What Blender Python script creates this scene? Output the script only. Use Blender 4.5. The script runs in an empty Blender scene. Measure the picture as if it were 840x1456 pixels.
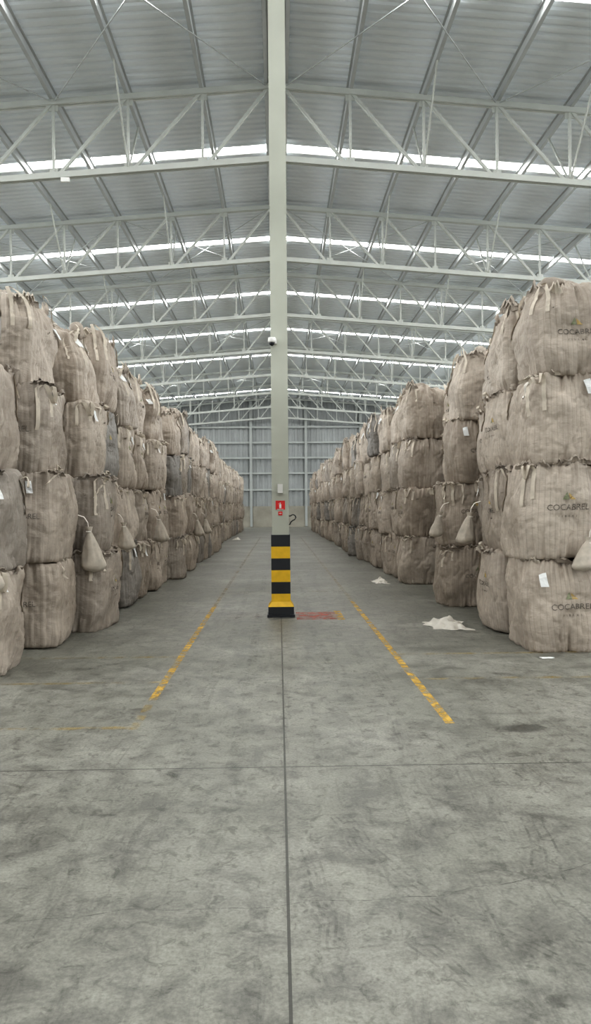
import bpy, math, random
from mathutils import Vector, Matrix, noise
random.seed(7)
scene = bpy.context.scene
COL = scene.collection
try:
    scene.view_settings.view_transform = 'Standard'
    scene.view_settings.look = 'Medium High Contrast'
except Exception:
    pass

# ------------------------------------------------------------ helpers
class MB:
    def __init__(s):
        s.v=[]; s.f=[]; s.m=[]; s.uv={}
        s.sm=[]
    def add(s, vs, fs, mat=0, smooth=False):
        o=len(s.v); s.v.extend([tuple(p) for p in vs])
        for f in fs:
            s.f.append([i+o for i in f]); s.m.append(mat); s.sm.append(smooth)
    def box(s, c, d, mat=0):
        x,y,z=c; a,b,e=d[0]/2,d[1]/2,d[2]/2
        vs=[(x+i*a,y+j*b,z+k*e) for i in(-1,1) for j in(-1,1) for k in(-1,1)]
        s.add(vs,[(0,1,3,2),(4,6,7,5),(0,4,5,1),(2,3,7,6),(0,2,6,4),(1,5,7,3)],mat)
    def beam(s,p1,p2,w,h,mat=0,up=(0,0,1)):
        p1=Vector(p1);p2=Vector(p2);d=(p2-p1).normalized();up=Vector(up)
        if abs(d.dot(up))>0.98: up=Vector((0,1,0))
        sd=d.cross(up).normalized(); u=sd.cross(d).normalized()
        vs=[]
        for p in(p1,p2):
            for i,j in((-1,-1),(1,-1),(1,1),(-1,1)):
                vs.append(p+sd*(i*w/2)+u*(j*h/2))
        s.add(vs,[(3,2,1,0),(4,5,6,7),(0,1,5,4),(1,2,6,5),(2,3,7,6),(3,0,4,7)],mat)
    def ribbon(s,pts,wv,mat=0,smooth=True):
        vs=[];fs=[]
        for i,p in enumerate(pts):
            w=wv[i] if isinstance(wv,list) else wv
            vs.append(Vector(p)-Vector(w)/2); vs.append(Vector(p)+Vector(w)/2)
        for i in range(len(pts)-1):
            fs.append((2*i,2*i+1,2*i+3,2*i+2))
        s.add(vs,fs,mat,smooth)
    def tube(s,pts,r,mat=0,n=8):
        vs=[];fs=[]
        pts=[Vector(p) for p in pts]
        for i,p in enumerate(pts):
            d=(pts[min(i+1,len(pts)-1)]-pts[max(i-1,0)]).normalized()
            u=Vector((0,0,1)) if abs(d.z)<0.9 else Vector((1,0,0))
            a=d.cross(u).normalized(); b=a.cross(d)
            rr=r[i] if isinstance(r,list) else r
            for k in range(n):
                t=2*math.pi*k/n
                vs.append(p+a*(rr*math.cos(t))+b*(rr*math.sin(t)))
        for i in range(len(pts)-1):
            for k in range(n):
                fs.append((i*n+k,i*n+(k+1)%n,(i+1)*n+(k+1)%n,(i+1)*n+k))
        fs.append(tuple(range(n-1,-1,-1))); fs.append(tuple(range((len(pts)-1)*n,len(pts)*n)))
        s.add(vs,fs,mat,True)
    def mesh(s,name,mats):
        me=bpy.data.meshes.new(name)
        me.from_pydata(s.v,[],s.f); 
        for m in mats: me.materials.append(m)
        me.polygons.foreach_set('material_index',s.m)
        me.polygons.foreach_set('use_smooth',s.sm)
        me.update()
        return me
    def obj(s,name,mats,parent=None,loc=(0,0,0)):
        o=bpy.data.objects.new(name,s.mesh(name,mats)); COL.objects.link(o)
        o.location=loc
        if parent: o.parent=parent
        return o
def empty(name,loc=(0,0,0)):
    e=bpy.data.objects.new(name,None); e.empty_display_size=0.3; e.location=loc
    COL.objects.link(e); return e

class N:
    def __init__(s,name):
        s.mat=bpy.data.materials.new(name); s.mat.use_nodes=True
        s.t=s.mat.node_tree; s.b=s.t.nodes['Principled BSDF']; s.out=s.t.nodes['Material Output']
    def n(s,typ,**kw):
        x=s.t.nodes.new(typ)
        for k,v in kw.items():
            if k in x.inputs: x.inputs[k].default_value=v
            else: setattr(x,k,v)
        return x
    def l(s,a,b): s.t.links.new(a,b)
    def coord(s,kind='Object',scale=(1,1,1)):
        tc=s.n('ShaderNodeTexCoord'); mp=s.n('ShaderNodeMapping'); mp.inputs['Scale'].default_value=scale
        s.l(tc.outputs[kind],mp.inputs['Vector']); return mp.outputs[0]
    def noise(s,vec,scale,detail=5,rough=0.55,dist=0):
        x=s.n('ShaderNodeTexNoise',Scale=scale,Detail=detail,Roughness=rough,Distortion=dist)
        s.l(vec,x.inputs['Vector']); return x.outputs['Fac']
    def ramp(s,fac,stops):
        r=s.n('ShaderNodeValToRGB'); cr=r.color_ramp
        while len(cr.elements)<len(stops): cr.elements.new(0.5)
        for e,(p,c) in zip(cr.elements,stops):
            e.position=p; e.color=(*c,1) if len(c)==3 else c
        s.l(fac,r.inputs[0]); return r.outputs[0]
    def mix(s,a,b,fac,mode='MIX'):
        m=s.n('ShaderNodeMix'); m.data_type='RGBA'; m.blend_type=mode
        for v,i in((fac,0),(a,6),(b,7)):
            if hasattr(v,'is_output'): s.l(v,m.inputs[i])
            elif i==0: m.inputs[0].default_value=v
            else: m.inputs[i].default_value=(*v,1)
        return m.outputs[2]
    def math(s,op,a,b=None,c=None):
        m=s.n('ShaderNodeMath'); m.operation=op
        for v,i in((a,0),(b,1),(c,2)):
            if v is None: continue
            if hasattr(v,'is_output'): s.l(v,m.inputs[i])
            else: m.inputs[i].default_value=v
        return m.outputs[0]
    def bump(s,h,strength=0.3,dist=0.01,prev=None):
        b=s.n('ShaderNodeBump',Strength=strength,Distance=dist); s.l(h,b.inputs['Height'])
        if prev: s.l(prev,b.inputs['Normal'])
        return b.outputs[0]
    def base(s,c):
        if hasattr(c,'is_output'): s.l(c,s.b.inputs['Base Color'])
        else: s.b.inputs['Base Color'].default_value=(*c,1)
    def rough(s,c):
        if hasattr(c,'is_output'): s.l(c,s.b.inputs['Roughness'])
        else: s.b.inputs['Roughness'].default_value=c
    def normal(s,c): s.l(c,s.b.inputs['Normal'])

def painted(name,col,rough=0.5,var=0.12,scale=3,metal=0.0):
    m=N(name); v=m.coord()
    f=m.noise(v,scale,3)
    c=m.ramp(f,[(0.3,tuple(x*(1-var) for x in col)),(0.7,tuple(min(1,x*(1+var)) for x in col))])
    m.base(c); m.rough(rough); m.b.inputs['Metallic'].default_value=metal
    return m.mat

# ------------------------------------------------------------ materials
def mat_floor():
    m=N('concrete_floor_mat'); v=m.coord()
    n1=m.noise(v,0.55,4,0.6); n2=m.noise(v,3.6,5,0.72,0.6); n3=m.noise(v,60,2,0.7)
    c=m.ramp(n1,[(0.3,(0.165,0.165,0.140)),(0.5,(0.212,0.211,0.183)),(0.72,(0.29,0.286,0.255))])
    blot=m.ramp(n2,[(0.36,(0.56,0.56,0.56)),(0.5,(0.93,0.93,0.93)),(0.66,(1.22,1.22,1.22))])
    c=m.mix(c,blot,0.95,'MULTIPLY')
    n4=m.noise(v,12,4,0.7,0.9)
    sp=m.ramp(n4,[(0.34,(0.5,0.5,0.49)),(0.46,(1,1,1)),(0.62,(1.0,1.0,1.0)),(0.72,(1.2,1.2,1.2))])
    c=m.mix(c,sp,0.8,'MULTIPLY')
    vs=m.coord(scale=(5.0,0.8,1)); n5=m.noise(vs,1.1,5,0.72,2.2)
    sc=m.ramp(n5,[(0.38,(0.7,0.7,0.7)),(0.46,(1,1,1))])
    c=m.mix(c,sc,0.6,'MULTIPLY')
    gr=m.ramp(n3,[(0.3,(0.74,0.74,0.74)),(0.7,(1.24,1.24,1.24))])
    c=m.mix(c,gr,0.85,'MULTIPLY')
    sep=m.n('ShaderNodeSeparateXYZ'); m.l(v,sep.inputs[0]); X,Y=sep.outputs[0],sep.outputs[1]
    dx=m.math('MULTIPLY',m.math('SUBTRACT',X,1.68),3.2); dy=m.math('MULTIPLY',m.math('SUBTRACT',Y,5.35),5.0)
    dd=m.math('SQRT',m.math('ADD',m.math('MULTIPLY',dx,dx),m.math('MULTIPLY',dy,dy)))
    dd=m.math('ADD',dd,m.math('MULTIPLY',n2,0.8))
    st=m.ramp(dd,[(0.75,(0.5,0.5,0.5)),(1.0,(1,1,1))])
    c=m.mix(c,st,1.0,'MULTIPLY')
    wob=m.math('MULTIPLY',m.math('SUBTRACT',n4,0.5),0.012)
    jx=m.math('ABSOLUTE',m.math('ADD',X,wob))
    j1=m.math('LESS_THAN',jx,0.0045)
    jy=m.math('PINGPONG',m.math('SUBTRACT',m.math('ADD',Y,wob),4.62),3.65)
    j2=m.math('LESS_THAN',jy,0.006)
    jx2=m.math('PINGPONG',X,7.0); j3=m.math('MULTIPLY',m.math('LESS_THAN',jx2,0.006),1)
    j=m.math('MAXIMUM',m.math('MAXIMUM',j1,j2),j3)
    soft=m.ramp(jx,[(0.0,(0.8,0.8,0.8)),(0.03,(1,1,1))])
    c=m.mix(c,soft,0.6,'MULTIPLY')
    c=m.mix(c,(0.035,0.035,0.03),m.math('MULTIPLY',j,0.85))
    m.base(c)
    m.rough(m.ramp(n2,[(0.3,(0.38,)*3),(0.7,(0.56,)*3)]))
    h=m.math('SUBTRACT',m.math('ADD',m.math('MULTIPLY',n3,0.25),n2),j)
    m.normal(m.bump(h,0.25,0.01))
    m.b.inputs['Specular IOR Level'].default_value=0.5
    return m.mat

def mat_bag():
    m=N('woven_fabric_mat'); v=m.coord(); 
    oi=m.n('ShaderNodeObjectInfo')
    n1=m.noise(v,2.6,4,0.62); n2=m.noise(v,14,3,0.65)
    base=m.ramp(oi.outputs['Random'],[(0.0,(0.40,0.342,0.286)),(0.3,(0.49,0.425,0.36)),(0.5,(0.53,0.465,0.40)),(0.68,(0.44,0.382,0.325)),(0.86,(0.37,0.328,0.285)),(0.95,(0.28,0.264,0.245))])
    c=m.mix(base,m.ramp(n1,[(0.3,(0.70,0.68,0.66)),(0.52,(0.98,0.98,0.98)),(0.7,(1.1,1.1,1.1))]),1.0,'MULTIPLY')
    c=m.mix(c,m.ramp(n2,[(0.3,(0.86,0.86,0.86)),(0.7,(1.06,1.06,1.06))]),0.8,'MULTIPLY')
    uv=m.n('ShaderNodeUVMap'); sep=m.n('ShaderNodeSeparateXYZ'); m.l(uv.outputs[0],sep.inputs[0])
    U=sep.outputs[0]
    w=m.math('PINGPONG',m.math('MULTIPLY',U,64),0.5)
    line=m.ramp(w,[(0.0,(0.66,0.64,0.62)),(0.12,(1,1,1))])
    fac=m.ramp(n1,[(0.40,(0.2,)*3),(0.62,(0.65,)*3)])
    c=m.mix(c,line,fac,'MULTIPLY')
    m.base(c); m.rough(0.6)
    m.b.inputs['Specular IOR Level'].default_value=0.4
    vs=m.coord(scale=(1,1,2.2)); n3=m.noise(vs,6,4,0.6,0.5)
    h=m.math('MULTIPLY_ADD',n3,0.8,m.math('MULTIPLY',w,0.3))
    m.normal(m.bump(h,0.5,0.035))
    return m.mat

def mat_worn(name,col,lo=0.42,hi=0.58,scale=7,alpha=1.0,rough=0.6):
    m=N(name); v=m.coord(); n=m.noise(v,scale,5,0.7,0.3)
    a=m.ramp(n,[(lo,(0,0,0)),(hi,(alpha,)*3)])
    m.base(col); m.rough(rough); m.l(a,m.b.inputs['Alpha'])
    return m.mat

def mat_emit(name,col,s):
    m=N(name); m.base((0.8,0.8,0.8)); 
    m.b.inputs['Emission Color'].default_value=(*col,1); m.b.inputs['Emission Strength'].default_value=s
    return m.mat

M_floor=mat_floor(); M_bag=mat_bag()
M_strap=painted('webbing_mat',(0.58,0.52,0.44),0.8,0.15,9)
M_strap2=painted('white_ribbon_mat',(0.74,0.70,0.64),0.8,0.1,9)
M_pouch=painted('pouch_fabric_mat',(0.50,0.45,0.385),0.8,0.18,9)
M_ink=painted('printed_ink_mat',(0.17,0.15,0.13),0.7)
M_green=painted('green_print_mat',(0.25,0.27,0.17),0.7)
M_yel=painted('yellow_print_mat',(0.52,0.38,0.16),0.7)
M_paper=painted('paper_mat',(0.80,0.81,0.81),0.7,0.04)
M_steel=painted('painted_steel_mat',(0.51,0.53,0.50),0.5,0.06,2)
M_purl=painted('galvanised_purlin_mat',(0.44,0.46,0.46),0.5,0.06,2)
M_colm=painted('column_paint_mat',(0.50,0.52,0.455),0.45,0.05,1.5)
M_roof=painted('roof_sheet_mat',(0.79,0.84,0.88),0.45,0.05,0.6)
M_wall=painted('wall_sheet_mat',(0.29,0.305,0.305),0.5,0.10,0.8)
M_wsteel=painted('girt_steel_mat',(0.36,0.38,0.37),0.5,0.06,2)
M_conc=painted('concrete_wall_mat',(0.30,0.285,0.24),0.85,0.15,1.2)
M_black=painted('black_paint_mat',(0.015,0.018,0.024),0.45,0.2)
M_yellow=painted('yellow_paint_mat',(0.84,0.52,0.02),0.45,0.1,8)
M_red=painted('red_sign_mat',(0.70,0.02,0.02),0.4,0.05)
M_white=painted('white_plastic_mat',(0.8,0.8,0.78),0.4,0.03)
M_sky=mat_emit('translucent_skylight_mat',(1.0,0.99,0.96),17.0)
M_addlight=mat_emit('translucent_window_mat',(0.96,0.99,1.0),10.0)  # emission for the side-wall strips added to brighten the roof
M_plastic=painted('crumpled_cloth_mat',(0.66,0.63,0.57),0.6,0.08,6)

# ------------------------------------------------------------ shell
HW=20.0; Y0=-14.5; Y1=70.0; RZ=11.95; SL=0.078
def zr(x): return RZ-SL*abs(x)
b=MB(); b.box((0,(Y0+Y1)/2,-0.1),(2*HW+0.4,Y1-Y0+0.4,0.2)); b.obj('floor',[M_floor])
b=MB(); b.box((0,Y0-15.2,-0.1),(80,30,0.2)); b.obj('outdoor_ground',[painted('ground_mat',(0.35,0.34,0.31),0.9)])

def prof(a0,a1,per=0.25,dep=0.035):
    pts=[];a=a0
    while a<a1-1e-6:
        for f,h in((0,0),(0.45,0),(0.58,dep),(0.87,dep)):
            t=a+f*per
            if t<a1: pts.append((t,h))
        a+=per
    pts.append((a1,0)); return pts
TR=[11.1+7.3*k for k in range(-3,9) if 11.1+7.3*k<Y1+0.1]
SKY=[14.75+7.3*k for k in range(-4,8) if 14.75+7.3*k<Y1-1]
SW=0.24
b=MB(); segs=[]; y=Y0
for s in SKY:
    if s-SW>y: segs.append((y,s-SW)); y=s+SW
segs.append((y,Y1))
for (a0,a1) in segs:
    P=prof(a0,a1,0.27,0.045)
    for sx in(-1,1):
        vs=[];fs=[]
        for (t,h) in P:
            vs.append((0,t,RZ+h)); vs.append((sx*(HW+0.1),t,zr(HW+0.1)+h))
        for i in range(len(P)-1): fs.append((2*i,2*i+1,2*i+3,2*i+2) if sx>0 else (2*i,2*i+2,2*i+3,2*i+1))
        b.add(vs,fs)
b.obj('ceiling',[M_roof])
for s in SKY:
    b=MB()
    for sx in(-1,1):
        x0=0.25;x1=HW-1
        b.add([(sx*x0,s-SW-0.05,zr(x0)+0.05),(sx*x1,s-SW-0.05,zr(x1)+0.05),(sx*x1,s+SW+0.05,zr(x1)+0.05),(sx*x0,s+SW+0.05,zr(x0)+0.05)],[(0,1,2,3)])
    b.box((0,s,RZ+0.075),(0.6,2*SW+0.2,0.03),1)
    b.obj('skylight',[M_sky,M_roof])

# walls
def corr_wall_y(b,yw,x0,x1,z0,ztop,per=0.3):
    P=prof(x0,x1,per,0.06); vs=[];fs=[]
    for (t,h) in P:
        vs.append((t,yw+h,z0)); vs.append((t,yw+h,ztop(t)))
    for i in range(len(P)-1): fs.append((2*i,2*i+2,2*i+3,2*i+1))
    b.add(vs,fs)
b=MB(); corr_wall_y(b,Y1+0.02,-HW,0,1.9,zr,0.5); corr_wall_y(b,Y1+0.02,0,HW,1.9,zr,0.5)
b.box((0,Y1+0.02,0.95),(2*HW,0.3,1.9),1)
for z in(3.4,4.9,6.3,7.7,9.1): b.box((0,Y1-0.08,z),(2*HW,0.16,0.16),2)
x=-17.5
while x<=17.6:
    b.box((x,Y1-0.14,zr(x)/2-0.1),(0.22,0.2,zr(x)-0.3),2); x+=5.0
b.obj('wall_back',[M_wall,M_conc,M_wsteel])
WZ0,WZ1=7.3,9.9
for sx,nm in((-1,'left'),(1,'right')):
    b=MB(); xw=sx*(HW+0.05)
    P=prof(Y0,Y1,0.3,0.04)
    for (z0,z1) in((1.9,WZ0),(WZ1,zr(HW)+0.1)):
        vs=[];fs=[]
        for (t,h) in P: vs+= [(xw+sx*h,t,z0),(xw+sx*h,t,z1)]
        for i in range(len(P)-1): fs.append((2*i,2*i+1,2*i+3,2*i+2))
        b.add(vs,fs)
    b.box((xw+sx*0.1,(Y0+Y1)/2,0.95),(0.2,Y1-Y0,1.9),1)
    for z in(3.4,5.2,WZ0,WZ1): b.box((xw-sx*0.06,(Y0+Y1)/2,z),(0.1,Y1-Y0,0.14),2)
    b.obj('wall_'+nm,[M_wall,M_conc,M_wsteel])
    b=MB(); 
    b.add([(xw,Y0,WZ0),(xw,Y1-6,WZ0),(xw,Y1-6,WZ1),(xw,Y0,WZ1)],[(0,1,2,3)])  # added glowing strip, out of view, lights the roof from the side
    b.add([(xw,Y1-6,WZ0),(xw,Y1,WZ0),(xw,Y1,WZ1),(xw,Y1-6,WZ1)],[(0,1,2,3)],2)
    y=Y0
    while y<Y1: b.box((xw-sx*0.03,y,(WZ0+WZ1)/2),(0.06,0.08,WZ1-WZ0),1); y+=1.8
    b.obj('added_light_strip_'+('1' if sx<0 else '2'),[M_addlight,M_wsteel,M_wall])
b=MB(); corr_wall_y(b,Y0-0.02,-HW,0,7.2,zr); corr_wall_y(b,Y0-0.02,0,HW,7.2,zr)
corr_wall_y(b,Y0-0.02,-HW,-13,0,lambda t:7.2); corr_wall_y(b,Y0-0.02,13,HW,0,lambda t:7.2)
b.box((0,Y0,7.2),(26.4,0.25,0.25),1)
for sx in(-1,1): b.box((sx*13,Y0,3.6),(0.25,0.25,7.2),1)
b.obj('wall_front',[M_wall,M_steel])

# ------------------------------------------------------------ trusses
PS=1.77
def truss(y):
    b=MB()
    T=lambda x:zr(x)-0.26; B=lambda x:zr(x)-2.0
    for sx in(-1,1):
        xe=HW-0.2
        for dy in(-0.045,0.045):
            b.beam((sx*0.13,y+dy,T(0)),(sx*xe,y+dy,T(xe)),0.06,0.13)
            b.beam((sx*0.13,y+dy,B(0)),(sx*xe,y+dy,B(xe)),0.06,0.14)
        n=int(xe/PS)
        for k in range(0,n+1):
            xk=k*PS if k>0 else 0.16
            x2=min((k+1)*PS,xe)
            if k>0: b.beam((sx*xk,y,B(xk)),(sx*xk,y,T(xk)),0.06,0.06)
            b.beam((sx*(xk+0.05),y,T(xk)-0.03),(sx*(x2-0.12),y,B(x2)+0.03),0.07,0.07,up=(0,1,0))
            if k>0:
                b.box((sx*xk,y,T(xk)-0.09),(0.22,0.02,0.2)); b.box((sx*xk,y,B(xk)+0.08),(0.2,0.02,0.2))
            if k>0 and k%2==0:
                for dy in(-1,1):
                    b.beam((sx*xk,y,B(xk)),(sx*(xk+0.02),y+dy*1.5,zr(xk)-0.2),0.04,0.04)
    return b
for i,y in enumerate(TR):
    if y>Y1-0.3: y=Y1-0.35
    truss(y).obj('roof_truss',[M_steel])
b=MB()
for sx in(-1,1):
    for k in range(0,12):
        xk=max(k*PS,0.22); z=zr(xk)
        yy0,yy1=Y0,Y1
        b.box((sx*xk,(yy0+yy1)/2,z-0.10),(0.035,yy1-yy0,0.19))
        b.box((sx*(xk+0.03),(yy0+yy1)/2,z-0.195),(0.075,yy1-yy0,0.012))
        b.box((sx*(xk-0.03),(yy0+yy1)/2,z-0.01),(0.075,yy1-yy0,0.012))
b.obj('roof_purlins',[M_purl])
b=MB()
for i in range(len(TR)-1):
    if i%2==1:
        y0,y1=TR[i],min(TR[i+1],Y1-0.4)
        for sx in(-1,1):
            for (xa,xb) in((0.2,3*PS),(3*PS,6*PS),(6*PS,9*PS)):
                b.beam((sx*xa,y0,zr(xa)-0.24),(sx*xb,y1,zr(xb)-0.24),0.02,0.02)
                b.beam((sx*xb,y0,zr(xb)-0.24),(sx*xa,y1,zr(xa)-0.24),0.02,0.02)
b.obj('roof_bracing',[M_purl])
for (lx,ly) in((-5.0,18.3),):
    b=MB(); z=zr(lx)-2.09
    b.box((0,0,-0.05),(0.10,0.08,0.08)); b.box((0,-0.05,-0.08),(0.2,0.06,0.10))
    b.obj('floodlight',[M_white],loc=(lx,ly,z))

# ------------------------------------------------------------ columns
def striped_column(name,y,detail=False):
    e=empty(name,(0,y,0)); H=zr(0)-0.15
    b=MB(); w=0.245
    b.box((0,-w/2+0.008,H/2),(w,0.016,H)); b.box((0,w/2-0.008,H/2),(w,0.016,H))
    b.box((-w/2+0.018,0,H/2),(0.012,w-0.03,H)); b.box((w/2-0.018,0,H/2),(0.012,w-0.03,H))
    b.box((0,0,H+0.02),(0.5,0.34,0.03))
    b.box((0,0,9.94),(0.34,0.26,0.22)); b.box((0,0,11.68),(0.34,0.26,0.22))
    b.obj('shaft',[M_colm],e)
    b=MB(); c=0.275
    def frus(z0,z1,a0,a1,m):
        vs=[(i*a0/2,j*a0/2,z0) for i,j in((-1,-1),(1,-1),(1,1),(-1,1))]+[(i*a1/2,j*a1/2,z1) for i,j in((-1,-1),(1,-1),(1,1),(-1,1))]
        b.add(vs,[(3,2,1,0),(4,5,6,7),(0,1,5,4),(1,2,6,5),(2,3,7,6),(3,0,4,7)],m)
    frus(0,0.03,0.40,0.40,0); frus(0.03,0.15,0.37,0.37,0); 
    frus(0.15,0.22,0.37,0.275,1); frus(0.22,0.335,c,c,1)
    z=0.335
    for k in range(5):
        frus(z,z+0.171,c,c,k%2); z+=0.171
    for sx in(-1,1):
        b.box((sx*0.165,-0.19,0.02),(0.07,0.05,0.04),0)
    b.obj('protective_cladding',[M_black,M_yellow],e)
    if detail:
        b=MB(); f=-w/2-0.004
        b.box((0.0,f,1.62),(0.135,0.006,0.13),0)
        b.box((0.0,f-0.004,1.605),(0.03,0.003,0.06),1); b.box((0.0,f-0.004,1.648),(0.012,0.003,0.02),1)
        b.beam((-0.002,f-0.004,1.655),(-0.03,f-0.004,1.635),0.006,0.003,1)
        b.box((0.0,f-0.004,1.560),(0.09,0.002,0.006),1)
        b.box((0.0,f,1.50),(0.06,0.006,0.055),0); b.box((0,f-0.004,1.50),(0.035,0.002,0.01),1)
        b.obj('extinguisher_sign',[M_red,M_white],e)
        b=MB(); b.box((0,f-0.025,1.86),(0.075,0.05,0.13),0); b.box((0,f-0.052,1.86),(0.03,0.006,0.05),0)
        b.obj('switch_box',[M_white],e)
        b=MB(); zc=3.97; xx=-w/2
        b.box((xx+0.04,f-0.02,zc+0.02),(0.10,0.05,0.07),0)
        b.tube([(xx+0.04,f-0.03,zc),(xx+0.02,f-0.12,zc)],0.02,0)
        b.tube([(xx+0.02,f-0.12,zc+0.05),(xx+0.02,f-0.12,zc),(xx+0.02,f-0.12,zc-0.02)],[0.055,0.055,0.05],0,16)
        b.tube([(xx+0.02,f-0.12,zc-0.02),(xx+0.02,f-0.12,zc-0.045),(xx+0.02,f-0.12,zc-0.065)],[0.045,0.036,0.012],1,16)
        b.obj('security_camera',[M_white,M_black],e)
        b=MB(); P=[]
        for t in range(0,15):
            a=math.radians(150-t*17); P.append((0.185+0.04*math.cos(a),0.0,1.44+0.04*math.sin(a)))
        P+= [(0.15,0,1.37),(0.14,0,1.34),(0.12,0,1.34)]
        b.tube([(0.11,0,1.46)]+P,0.008,0)
        b.obj('cable_hook',[M_black],e)
striped_column('steel_column',11.25,True)
for y in TR:
    if y>12 and y<Y1-3: striped_column('steel_column',y+0.0)
    if y<-2: striped_column('steel_column',y)
b=MB()
for y in TR:
    yy=min(y,Y1-0.4)
    for sx in(-1,1):
        xc=sx*(HW-0.3)
        for o in(-0.14,0.14): b.box((xc+o,yy,zr(HW)/2-0.1),(0.02,0.25,zr(HW)-0.3))
        b.box((xc,yy,zr(HW)/2-0.1),(0.26,0.02,zr(HW)-0.3))
b.obj('perimeter_columns',[M_colm])

# ------------------------------------------------------------ bags
HB=1.0; A=0.505
def make_bag(seed,top=False,logo=True):
    rnd=random.Random(seed); off=Vector((seed*13.7,seed*5.3,seed*2.1))
    NT=184
    ncr=rnd.uniform(6.0,8.5); bul=rnd.uniform(0.02,0.045)
    lean=(rnd.uniform(-.06,.06),rnd.uniform(-.06,.06)); 
    mid=rnd.uniform(-0.3,0.05)
    corners=[math.radians(45+90*k)+rnd.uniform(-.05,.05) for k in range(4)]
    ax=rnd.uniform(0.985,1.03); ay=rnd.uniform(0.985,1.03)
    taper=rnd.uniform(0.05,0.15) if top else rnd.uniform(0,0.02)
    sag=rnd.uniform(-.05,.05); sag2=rnd.uniform(-.05,.05)
    def surf(th,rho,ze,extra=0.0):
        c,s=math.cos(th),math.sin(th)
        n=ncr+1.5*abs(ze)**3
        R=1/((abs(c)**n+abs(s)**n)**(1/n))
        R=min(R,1.34)
        bl=1-bul*1.15*abs(ze-mid)**2.2
        if ze>0.1: bl*=1-taper*((ze-0.1)/0.9)**2
        r=A*R*bl*rho
        e=abs(ze)**2.6
        pn=noise.noise(Vector((c*6,s*6,ze*0.5))+off); pn2=noise.noise(Vector((c*15,s*15,ze*0.9))+off)
        side=max(0,(rho-0.5)*2)
        d=(-abs(pn)*0.10-abs(pn2)*0.085)*(0.10+e)*side
        d+=noise.noise(Vector((c*1.5,s*1.5,ze*1.3))+off)*0.07*side
        hc=noise.noise(Vector((c*1.5,s*1.5,ze*2.6+0.8*pn))+off*1.7)
        d-=max(0,0.12-abs(hc))*0.16*side*(1-abs(ze)**4)
        hc2=noise.noise(Vector((c*3.5,s*3.5,ze*7))+off*2.7)
        d-=max(0,0.10-abs(hc2))*0.07*side
        for ct in corners:
            dt=(th-ct+math.pi)%(2*math.pi)-math.pi
            if abs(dt)<0.3:
                d-=0.030*math.exp(-(dt/0.06)**2)*side
                d+=0.034*math.exp(-(dt/0.015)**2)*side
        r+=d+extra
        z=HB/2*(1+ze)
        if ze>0: z*=1+ (sag*c+sag2*s)*ze*0.7
        if ze>0.8 and top:
            rr=1-rho
            z+=0.17*rr**0.7*(1+0.5*noise.noise(Vector((c*3,s*3,rr*3))+off))+0.07*noise.noise(Vector((c*8,s*8,rr))+off)*min(1,rr*6)
        elif ze>0.8:
            z+=0.015*noise.noise(Vector((c*3,s*3,rho*3))+off)
        if abs(ze)>0.6 and rho>0.6:
            z+= 0.06*noise.noise(Vector((c*5,s*5,2))+off)*(1 if ze>0 else 0.2)*(1.6 if top else 1)
        z=max(z,0.0)
        return Vector((r*c*ax+lean[0]*z,r*s*ay+lean[1]*z,z))
    rc=0.085; P=[]
    for t in(0.0,0.3,0.6,0.8): P.append((t*(1),-1))
    for k in range(7):
        a=-math.pi/2+k/6*math.pi/2; P.append((1-rc+rc*math.cos(a),-1+rc*1.3+rc*1.3*math.sin(a)))
    for k in range(1,38): P.append((1,-1+rc*1.3+(2-2.6*rc)*k/38))
    for k in range(7):
        a=k/6*math.pi/2; P.append((1-rc+rc*math.cos(a),1-rc*1.3+rc*1.3*math.sin(a)))
    for t in(0.8,0.7,0.6,0.5,0.4,0.3,0.2,0.1,0.04,0.0): P.append((t,1))
    b=MB(); vs=[];fs=[];uvs=[]
    NP=len(P)
    for i,(rho,ze) in enumerate(P):
        for k in range(NT):
            vs.append(surf(2*math.pi*k/NT,rho,ze))
    for i in range(NP-1):
        for k in range(NT):
            k2=(k+1)%NT
            fs.append((i*NT+k,i*NT+k2,(i+1)*NT+k2,(i+1)*NT+k)); uvs.append((k/NT,(k+1)/NT,i/NP,(i+1)/NP))
    b.add(vs,fs,0,True)
    nb=len(fs)
    # lifting loops at corners
    for ct in corners:
        if rnd.random()<(0.06 if top else 0.25): continue
        legs=[]
        for sg in(-1,1):
            th=ct+sg*rnd.uniform(0.08,0.20); pts=[];wv=[]
            z0=rnd.uniform(0.0,0.55)
            for j in range(10):
                ze=z0+(0.84-z0)*j/9
                p=surf(th,1.0,ze,0.010); pts.append(p)
                tg=Vector((-math.sin(th),math.cos(th),0)); wv.append(tg*0.045)
            legs.append((th,pts,wv,tg))
        out=Vector((math.cos(ct),math.sin(ct),0)); side=Vector((-math.sin(ct),math.cos(ct),0))
        p1=legs[0][1][-1];p2=legs[1][1][-1]
        loop=[];lw=[]
        h=rnd.uniform(0.16,0.34) if top else rnd.uniform(0.06,0.11)
        o=rnd.uniform(-0.12,0.04) if top else rnd.uniform(0.03,0.08)
        drop=0 if top else rnd.uniform(0.05,0.30)
        sl=rnd.uniform(-0.16,0.16)
        for j in range(17):
            t=j/16; q=p1.lerp(p2,t); s=math.sin(math.pi*t)
            q=q+Vector((0,0,h*s**0.7-drop*max(0,s-0.5)*1.6))+out*(o*s+0.02*math.sin(9*t))+side*sl*s
            loop.append(q)
            tw=(legs[0][3]*(1-t)+legs[1][3]*t)*(1-0.6*s)+Vector((0,0,0.5*s*(1-2*t)))+out*0.5*s
            lw.append(tw.normalized()*0.045)
        pts=legs[0][1]+loop[1:-1]+legs[1][1][::-1]; wv=legs[0][2]+lw[1:-1]+legs[1][2][::-1]
        b.ribbon(pts,wv,1)
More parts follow.
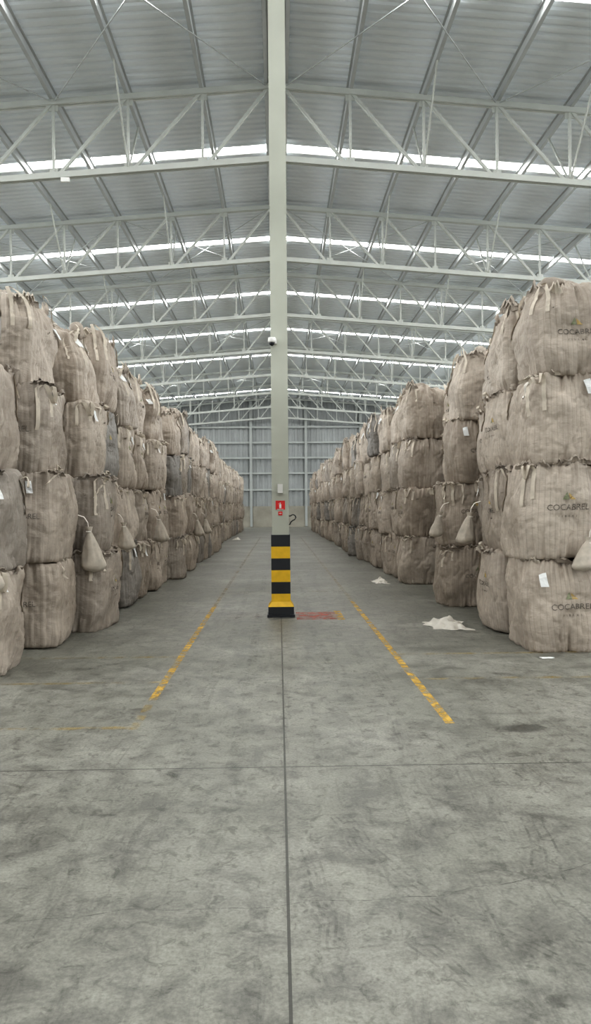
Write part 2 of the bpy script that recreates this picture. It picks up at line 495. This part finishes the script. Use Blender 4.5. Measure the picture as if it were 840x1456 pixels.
    # dangling ties from top edge
    for k in range(rnd.randint(2,4)):
        th=rnd.choice(corners)+rnd.uniform(-0.5,0.5); L=rnd.uniform(0.10,0.32); pts=[];wv=[]
        dr=rnd.uniform(-0.3,0.3)
        for j in range(12):
            t=j/11; ze=0.97-2*L*t
            p=surf(th+dr*t+0.05*math.sin(4.0*t+k),1.0 if ze<0.75 else 1.0-0.06*(ze-0.75)/0.25,ze,0.012+0.035*math.sin(5*t)**2); pts.append(p)
            wv.append(Vector((-math.sin(th),math.cos(th),0.4*math.sin(7*t+k)))*0.032*(1-0.4*t))
        b.ribbon(pts,wv,rnd.choice((1,1,2)))
    # ruffled rag bunches at the top rim
    for k in range(12 if not top else 13):
        th=(rnd.choice(corners)+rnd.uniform(-.3,.3)) if k%2 else rnd.uniform(0,2*math.pi); base=surf(th,0.95,0.97)
        out=Vector((math.cos(th),math.sin(th),0)); tg=Vector((-math.sin(th),math.cos(th),0))
        w=rnd.uniform(0.06,0.2); hh=rnd.uniform(0.04,0.09) if not top else rnd.uniform(0.08,0.22)
        vs=[];fs=[]
        for i in range(9):
            for j in range(5):
                u=(i/8-0.5)*2*w; t=j/4
                vs.append(base+tg*u*(1-0.45*t)+out*(0.07*t+0.025*math.sin(i*2.1+k+t*3))*(0.8 if not top else 0.5)+Vector((0,0,hh*math.sin(t*2.2)*(1-0.5*abs(i/4-1))*(1+0.3*math.sin(i*1.7+k))-0.02)))
        for i in range(8):
            for j in range(4): fs.append((i*5+j,i*5+j+1,(i+1)*5+j+1,(i+1)*5+j))
        b.add(vs,fs,0 if rnd.random()<0.75 else 1,True)
    if top: # tied filling spout laid over
        cx=rnd.uniform(-.1,.1); a0=rnd.uniform(0,6.28)
        pts=[(cx,0,1.08),(cx,0,1.18)]
        q=Vector((cx,0,1.18))
        for j in range(5):
            q=q+Vector((math.cos(a0)*0.07,math.sin(a0)*0.07,0.02-0.025*j)); pts.append(tuple(q))
        b.tube(pts,[0.16,0.05,0.045,0.07,0.10,0.09,0.02],0,14)
        b.tube([(cx,0,1.165),(cx,0,1.185)],0.062,2,14)
    def onface(thc,u,zm,ex=0.006):
        th=thc+math.atan(u/(A*1.0)); return surf(th,1.0,2*zm/HB-1,ex)
    if logo:
        for thc in(-math.pi/2,math.pi/2):
            uo=rnd.uniform(-0.08,0.08); zo=rnd.uniform(0.46,0.54)
            tv,tf=TEXT
            b.add([onface(thc,uo+x,zo+y) for x,y in tv],tf,3)
            tv,tf=TEXT2
            b.add([onface(thc,uo+x,zo-0.075+y) for x,y in tv],tf,3)
            for (x0,y0,x1,y1,x2,y2,m) in((-.065,.11,.0,.11,-.02,.19,4),(.01,.11,.07,.11,-.005,.18,5)):
                g=6; vs=[];fs=[];idx={}
                for i in range(g+1):
                    for j in range(g+1-i):
                        uu=i/g;vv=j/g; idx[(i,j)]=len(vs)
                        vs.append(onface(thc,uo+x0+(x1-x0)*uu+(x2-x0)*vv,zo+y0+(y1-y0)*uu+(y2-y0)*vv))
                for i in range(g):
                    for j in range(g-i):
                        fs.append((idx[(i,j)],idx[(i+1,j)],idx[(i,j+1)]))
                        if j<g-i-1: fs.append((idx[(i+1,j)],idx[(i+1,j+1)],idx[(i,j+1)]))
                b.add(vs,fs,m)
    for q in range(2):
        if rnd.random()<0.6:
            thc=rnd.choice([-math.pi/2,0,math.pi,math.pi/2]); u0=rnd.choice([-0.33,0.30,0.1]); vs=[]; tz=rnd.uniform(0.86,0.95)
            for i in range(3):
                for j in range(4): vs.append(onface(thc,u0+i*0.04+0.01*j,tz-j*0.045,0.02+0.01*j))
            b.add(vs,[(i*4+j,(i+1)*4+j,(i+1)*4+j+1,i*4+j+1) for i in range(2) for j in range(3)],6)
    me=b.mesh('bulk_bag_mesh',[M_bag,M_strap,M_strap2,M_ink,M_green,M_yel,M_paper])
    uvl=me.uv_layers.new(name='UVMap')
    for i in range(nb):
        u0,u1,v0,v1=uvs[i]; ls=me.polygons[i].loop_start
        for q,(u,v) in enumerate(((u0,v0),(u1,v0),(u1,v1),(u0,v1))): uvl.data[ls+q].uv=(u,v)
    return me

def text_mesh(s,size,spacing=1.0):
    cu=bpy.data.curves.new('t','FONT'); cu.body=s; cu.size=size; cu.align_x='CENTER'; cu.space_character=spacing
    cu.resolution_u=3
    o=bpy.data.objects.new('t',cu); COL.objects.link(o)
    dg=bpy.context.evaluated_depsgraph_get()
    me=bpy.data.meshes.new_from_object(o.evaluated_get(dg))
    tv=[(v.co.x,v.co.y) for v in me.vertices]; tf=[tuple(p.vertices) for p in me.polygons]
    bpy.data.objects.remove(o); bpy.data.meshes.remove(me); bpy.data.curves.remove(cu)
    return tv,tf
TEXT=text_mesh('COCABREL',0.088); TEXT2=text_mesh('FIBRAS',0.032,2.4)
BODY=[make_bag(i+1,False,i%4!=1) for i in range(9)]
TOPS=[make_bag(i+21,True,i%2==0) for i in range(5)]

STK=[]
def stack(xc,yc,n=4,offs=None,hs=1.0,jit=0.03,rots=None):
    e=empty('bulk_bag_stack',(xc,yc,0)); z=0.0; STK.append(e); last=None
    for k in range(n):
        top=(k==n-1)
        me=random.choice([m for m in (TOPS if top else BODY) if m!=last]); last=me
        o=bpy.data.objects.new('bulk_bag_level_%d'%(k+1),me); COL.objects.link(o); o.parent=e
        ox=(offs[k] if offs else 0)+random.uniform(-jit,jit)
        o.location=(ox,random.uniform(-jit,jit),z)
        h=random.uniform(0.94,1.04)*hs*(1.02 if not top else 0.98)
        q=random.choice((0,1,2,3))
        if rots: q=rots[k]
        o.rotation_euler=(random.uniform(-.035,.035),random.uniform(-.035,.035),q*math.pi/2+random.uniform(-.07,.07))
        w=random.uniform(0.96,1.03)*(1.02 if k<2 else 0.99)
        o.scale=(w,w,h)
        z+=h*HB*0.985
    return e
S=[]
S+= [(3.15,8.58,[0,-.05,.02,.12]),(3.14,9.75,[0,.04,.08,.14]),(3.5,11.0,None),(3.08,12.42,[0,0,.12,.20]),(3.75,13.7,None),(3.75,14.75,None),
     (3.0,16.10,[0,0,.04,.10])]
y=17.25; 
while y<60.5:
    S.append((2.99+random.uniform(-.12,.16)+(0.06 if y<25 else 0),y,None)); y+=1.08
L=[(-3.15,7.45,[-.0,.03,.0,-.12]),(-3.07,9.15,[0,.03,-.03,-.17]),(-2.79,10.35,[0,-.02,-.1,-.2]),(-3.0,11.5,None),(-2.93,12.75,None),
   (-2.95,13.95,None),(-2.90,15.2,None),(-2.95,16.3,None),(-2.70,17.9,[0,0,-.1,-.2])]
y=19.0
while y<31: L.append((-2.88+random.uniform(-.14,.12),y,[0,0,-.07,-.14])); y+=1.08
while y<60.5: L.append((-3.25+random.uniform(-.12,.12),y,None)); y+=1.1
for i,(x,y,o) in enumerate(S+L):
    near=y<17
    rots=[0,2,0,2] if (y<8.6 or 12<y<12.6 or 9<y<9.3) else ([1,3,1,1] if near else None)
    stack(x,y,4,o,1.0 if (x>0 or y<12) else 0.98,jit=0.03 if near else 0.07,rots=rots)
    sg=1 if x>0 else -1
    stack(x+sg*1.17,y+random.uniform(-.05,.05),4,None,0.98,jit=0.02)

# ------------------------------------------------------------ hanging pouches (untied bag spouts), parts of the stacks
def pouch(loc,L=0.55,W=0.13,lean=(0,0),seed=0):
    b=MB(); NT=32; M=18; vs=[];fs=[]
    for i in range(M+1):
        t=i/M
        if t<0.12: r=0.05-0.2*t
        else:
            q=(t-0.12)/0.88; r=0.026+W*q**0.8 if q<0.8 else (0.026+W*0.84)*math.sqrt(max(0,1-((q-0.8)/0.2)**2))
        r=max(r,0.004)
        for k in range(NT):
            a=2*math.pi*k/NT
            d=1+0.22*noise.noise(Vector((math.cos(a)*3,math.sin(a)*3,t*3+seed)))+0.18*noise.noise(Vector((math.cos(a)*8,math.sin(a)*8,t+seed)))*(1-t)
            vs.append((r*d*math.cos(a)+lean[0]*t*L,r*d*math.sin(a)*0.85+lean[1]*t*L,-L*t))
    for i in range(M):
        for k in range(NT): fs.append((i*NT+k,(i+1)*NT+k,(i+1)*NT+(k+1)%NT,i*NT+(k+1)%NT))
    b.add(vs,fs,0,True)
    sg=-1 if loc[0]<0 else 1
    b.ribbon([(0,0,-0.03),(0.01*sg,0.0,0.05),(0.06*sg,0.02,0.12),(0.15*sg,0.03,0.15)],(0.0,0.03,0.01),1)
    b.tube([(0,0,-0.055),(0,0,-0.075)],0.036,1,12)
    L3=Vector(loc); e=min(STK,key=lambda s:(s.location-Vector((loc[0],loc[1],0))).length)
    o=b.obj('hanging_pouch',[M_pouch,M_strap2],e); o.location=L3-e.location
PL=[(-2.42,9.72,1.36,.58,.15),(-2.36,11.6,1.38,.42,.12),(-2.30,14.6,1.45,.5,.14),(-2.72,6.93,1.36,.55,.16),
    (2.60,10.45,1.50,.44,.12),(3.24,8.0,1.24,.36,.12),(2.50,11.95,1.50,.40,.10),(-2.22,20.7,1.35,.5,.15),(-2.22,23.0,1.35,.5,.14)]
for i,(x,y,z,l,w) in enumerate(PL):
    pouch((x,y,z),l,w,((0.12 if x<0 else -0.2),0),i*3.1)

# ------------------------------------------------------------ floor debris
def crumple(name,x,y,w,d,h,seed,mat=M_plastic):
    b=MB(); n=40; vs=[];fs=[]
    for i in range(n+1):
        for j in range(n+1):
            u=i/n*2-1;v=j/n*2-1
            rr=math.sqrt(u*u+v*v); a=math.atan2(v,u)
            edge=1+0.6*noise.noise(Vector((math.cos(a)*1.8,math.sin(a)*1.8,seed)))
            px=u*w/2*edge;py=v*d/2*edge
            q=Vector((px*6,py*6,seed))
            z=h*max(0,1-rr**1.5)*(0.35+1.0*abs(noise.noise(q)))+0.35*h*abs(noise.noise(q*1.8))*max(0,1.3-rr)+0.004
            vs.append((px+0.03*noise.noise(q*1.5),py+0.03*noise.noise(q*1.5+Vector((5,5,5))),z))
    for i in range(n):
        for j in range(n): fs.append((i*(n+1)+j,(i+1)*(n+1)+j,(i+1)*(n+1)+j+1,i*(n+1)+j+1))
    b.add(vs,fs,0,True); return b.obj(name,[mat],loc=(x,y,0))
crumple('crumpled_sack',2.18,10.05,0.50,0.66,0.15,1.3)
crumple('crumpled_sack',2.10,16.2,0.30,0.7,0.13,4.1)
crumple('crumpled_sack',-2.25,40.5,0.4,1.0,0.15,7.7)
crumple('paper_scrap',2.74,7.85,0.12,0.07,0.012,2.7,M_paper)

# ------------------------------------------------------------ floor markings
M_fy=mat_worn('worn_yellow_paint_mat',(0.66,0.41,0.06),0.37,0.60,7,0.85)
M_fyf=mat_worn('faded_yellow_paint_mat',(0.52,0.36,0.08),0.44,0.70,5,0.6)
M_fr=mat_worn('worn_red_paint_mat',(0.48,0.11,0.07),0.36,0.62,7,0.75)
def quad(b,x0,x1,y0,y1,z,m): b.add([(x0,y0,z),(x1,y0,z),(x1,y1,z),(x0,y1,z)],[(0,1,2,3)],m)
b=MB()
for (x,ya,yb) in((-1.07,5.45,12.4),(1.20,5.5,12.9)):
    quad(b,x-.034,x+.034,(ya if x>0 else 6.3),yb,0.002,0)
    if x<0: quad(b,x-.034,x+.034,ya,6.3,0.002,1)
    quad(b,x-.03,x+.03,yb,44,0.002,1)
for yy in(6.95,8.15): 
    quad(b,1.235,4.6,yy-.03,yy+.03,0.002,1); quad(b,-4.6,-1.105,yy-.03,yy+.03,0.002,1)
quad(b,-4.6,-1.105,5.47,5.53,0.002,1)
quad(b,0.22,0.80,10.8,11.6,0.002,2); quad(b,0.80,0.90,10.75,11.7,0.0025,0); quad(b,-0.8,-0.22,10.8,11.6,0.002,3)
for yy in(14.5,20.0,26.0): quad(b,-1.07,1.2,yy-.04,yy+.04,0.002,1)
b.obj('floor_marking',[M_fy,M_fyf,M_fr,mat_worn('ghost_red_mat',(0.3,0.16,0.12),0.5,0.8,7,0.4)])
def path_ribbon(b,pts,w,z,m,jag=0.0,sub=14):
    P=[];W=[]
    for i in range(len(pts)-1):
        a=Vector((*pts[i],z));c=Vector((*pts[i+1],z))
        for k in range(sub):
            t=k/sub; p=a.lerp(c,t); p.x+=jag*noise.noise(p*3.1); p.y+=jag*noise.noise(p*4.3+Vector((9,0,0)))
            P.append(p)
    P.append(Vector((*pts[-1],z)))
    for i in range(len(P)):
        d=(P[min(i+1,len(P)-1)]-P[max(0,i-1)]).normalized(); W.append(Vector((-d.y,d.x,0))*w)
    b.ribbon(P,W,m,False)
b=MB()
path_ribbon(b,[(-1.1,2.92),(-0.5,2.98),(0.0,3.0),(0.6,3.06),(1.1,3.2),(1.5,3.4)],0.003,0.0015,0,0.05,20)
b.obj('floor_crack',[mat_worn('crack_mat',(0.05,0.05,0.045),0.40,0.6,12,0.7)])
b=MB()
def arc(cx,cy,r,a0,a1,n=16): return [(cx+r*math.cos(math.radians(a0+(a1-a0)*i/n)),cy+r*math.sin(math.radians(a0+(a1-a0)*i/n))) for i in range(n+1)]
def fan(pts,n,w,sp):
    for k in range(n):
        o=(k-(n-1)/2)*sp
        path_ribbon(b,[(x+o,y+o*0.3) for x,y in pts],w,0.001,0,0.04,10)
fan([(0.26,3.85),(0.40,3.35),(0.60,2.95),(0.98,2.6)],4,.011,.035)
fan([(0.45,2.75),(0.6,2.45),(0.9,2.15)],3,.011,.03)
fan([(0.10,3.5),(0.16,2.9),(0.14,2.4)],3,.012,.03)
fan([(1.25,3.9),(1.1,3.2),(1.15,2.5)],3,.012,.06)
for (cx,cy,r,a0,a1,w) in((-3.5,3.0,2.6,-10,45,.05),(-4,1.8,4.3,5,50,.05),(3.0,2.0,2.2,120,190,.04)):
    path_ribbon(b,arc(cx,cy,r,a0,a1),w,0.001,1,0,3)
for x in(-0.75,-0.4,0.5,0.85): path_ribbon(b,[(x,1.5),(x+0.1,5),(x*0.8,10),(x*0.9,18)],0.10,0.0012,1,0,8)
b.obj('tyre_marks',[mat_worn('tyre_rubber_mat',(0.06,0.06,0.055),0.42,0.80,10,0.45),mat_worn('faint_rubber_mat',(0.08,0.08,0.07),0.47,0.8,8,0.3)])

# ------------------------------------------------------------ world & camera
w=bpy.data.worlds.new('World'); scene.world=w; w.use_nodes=True
bg=w.node_tree.nodes['Background']; bg.inputs[0].default_value=(1.0,0.985,0.96,1); bg.inputs[1].default_value=0.95
cam=bpy.data.cameras.new('camera'); co=bpy.data.objects.new('camera',cam); COL.objects.link(co)
cam.sensor_fit='VERTICAL'; cam.sensor_height=36; cam.sensor_width=36*840/1456; cam.lens=36*1090/1456; cam.clip_end=300
R=Matrix.Rotation(math.radians(-1.26),4,'Z')@Matrix.Rotation(math.radians(90-0.16),4,'X')@Matrix.Rotation(math.radians(-0.46),4,'Z')
co.matrix_world=Matrix.Translation((-0.025,0,1.55))@R
scene.camera=co
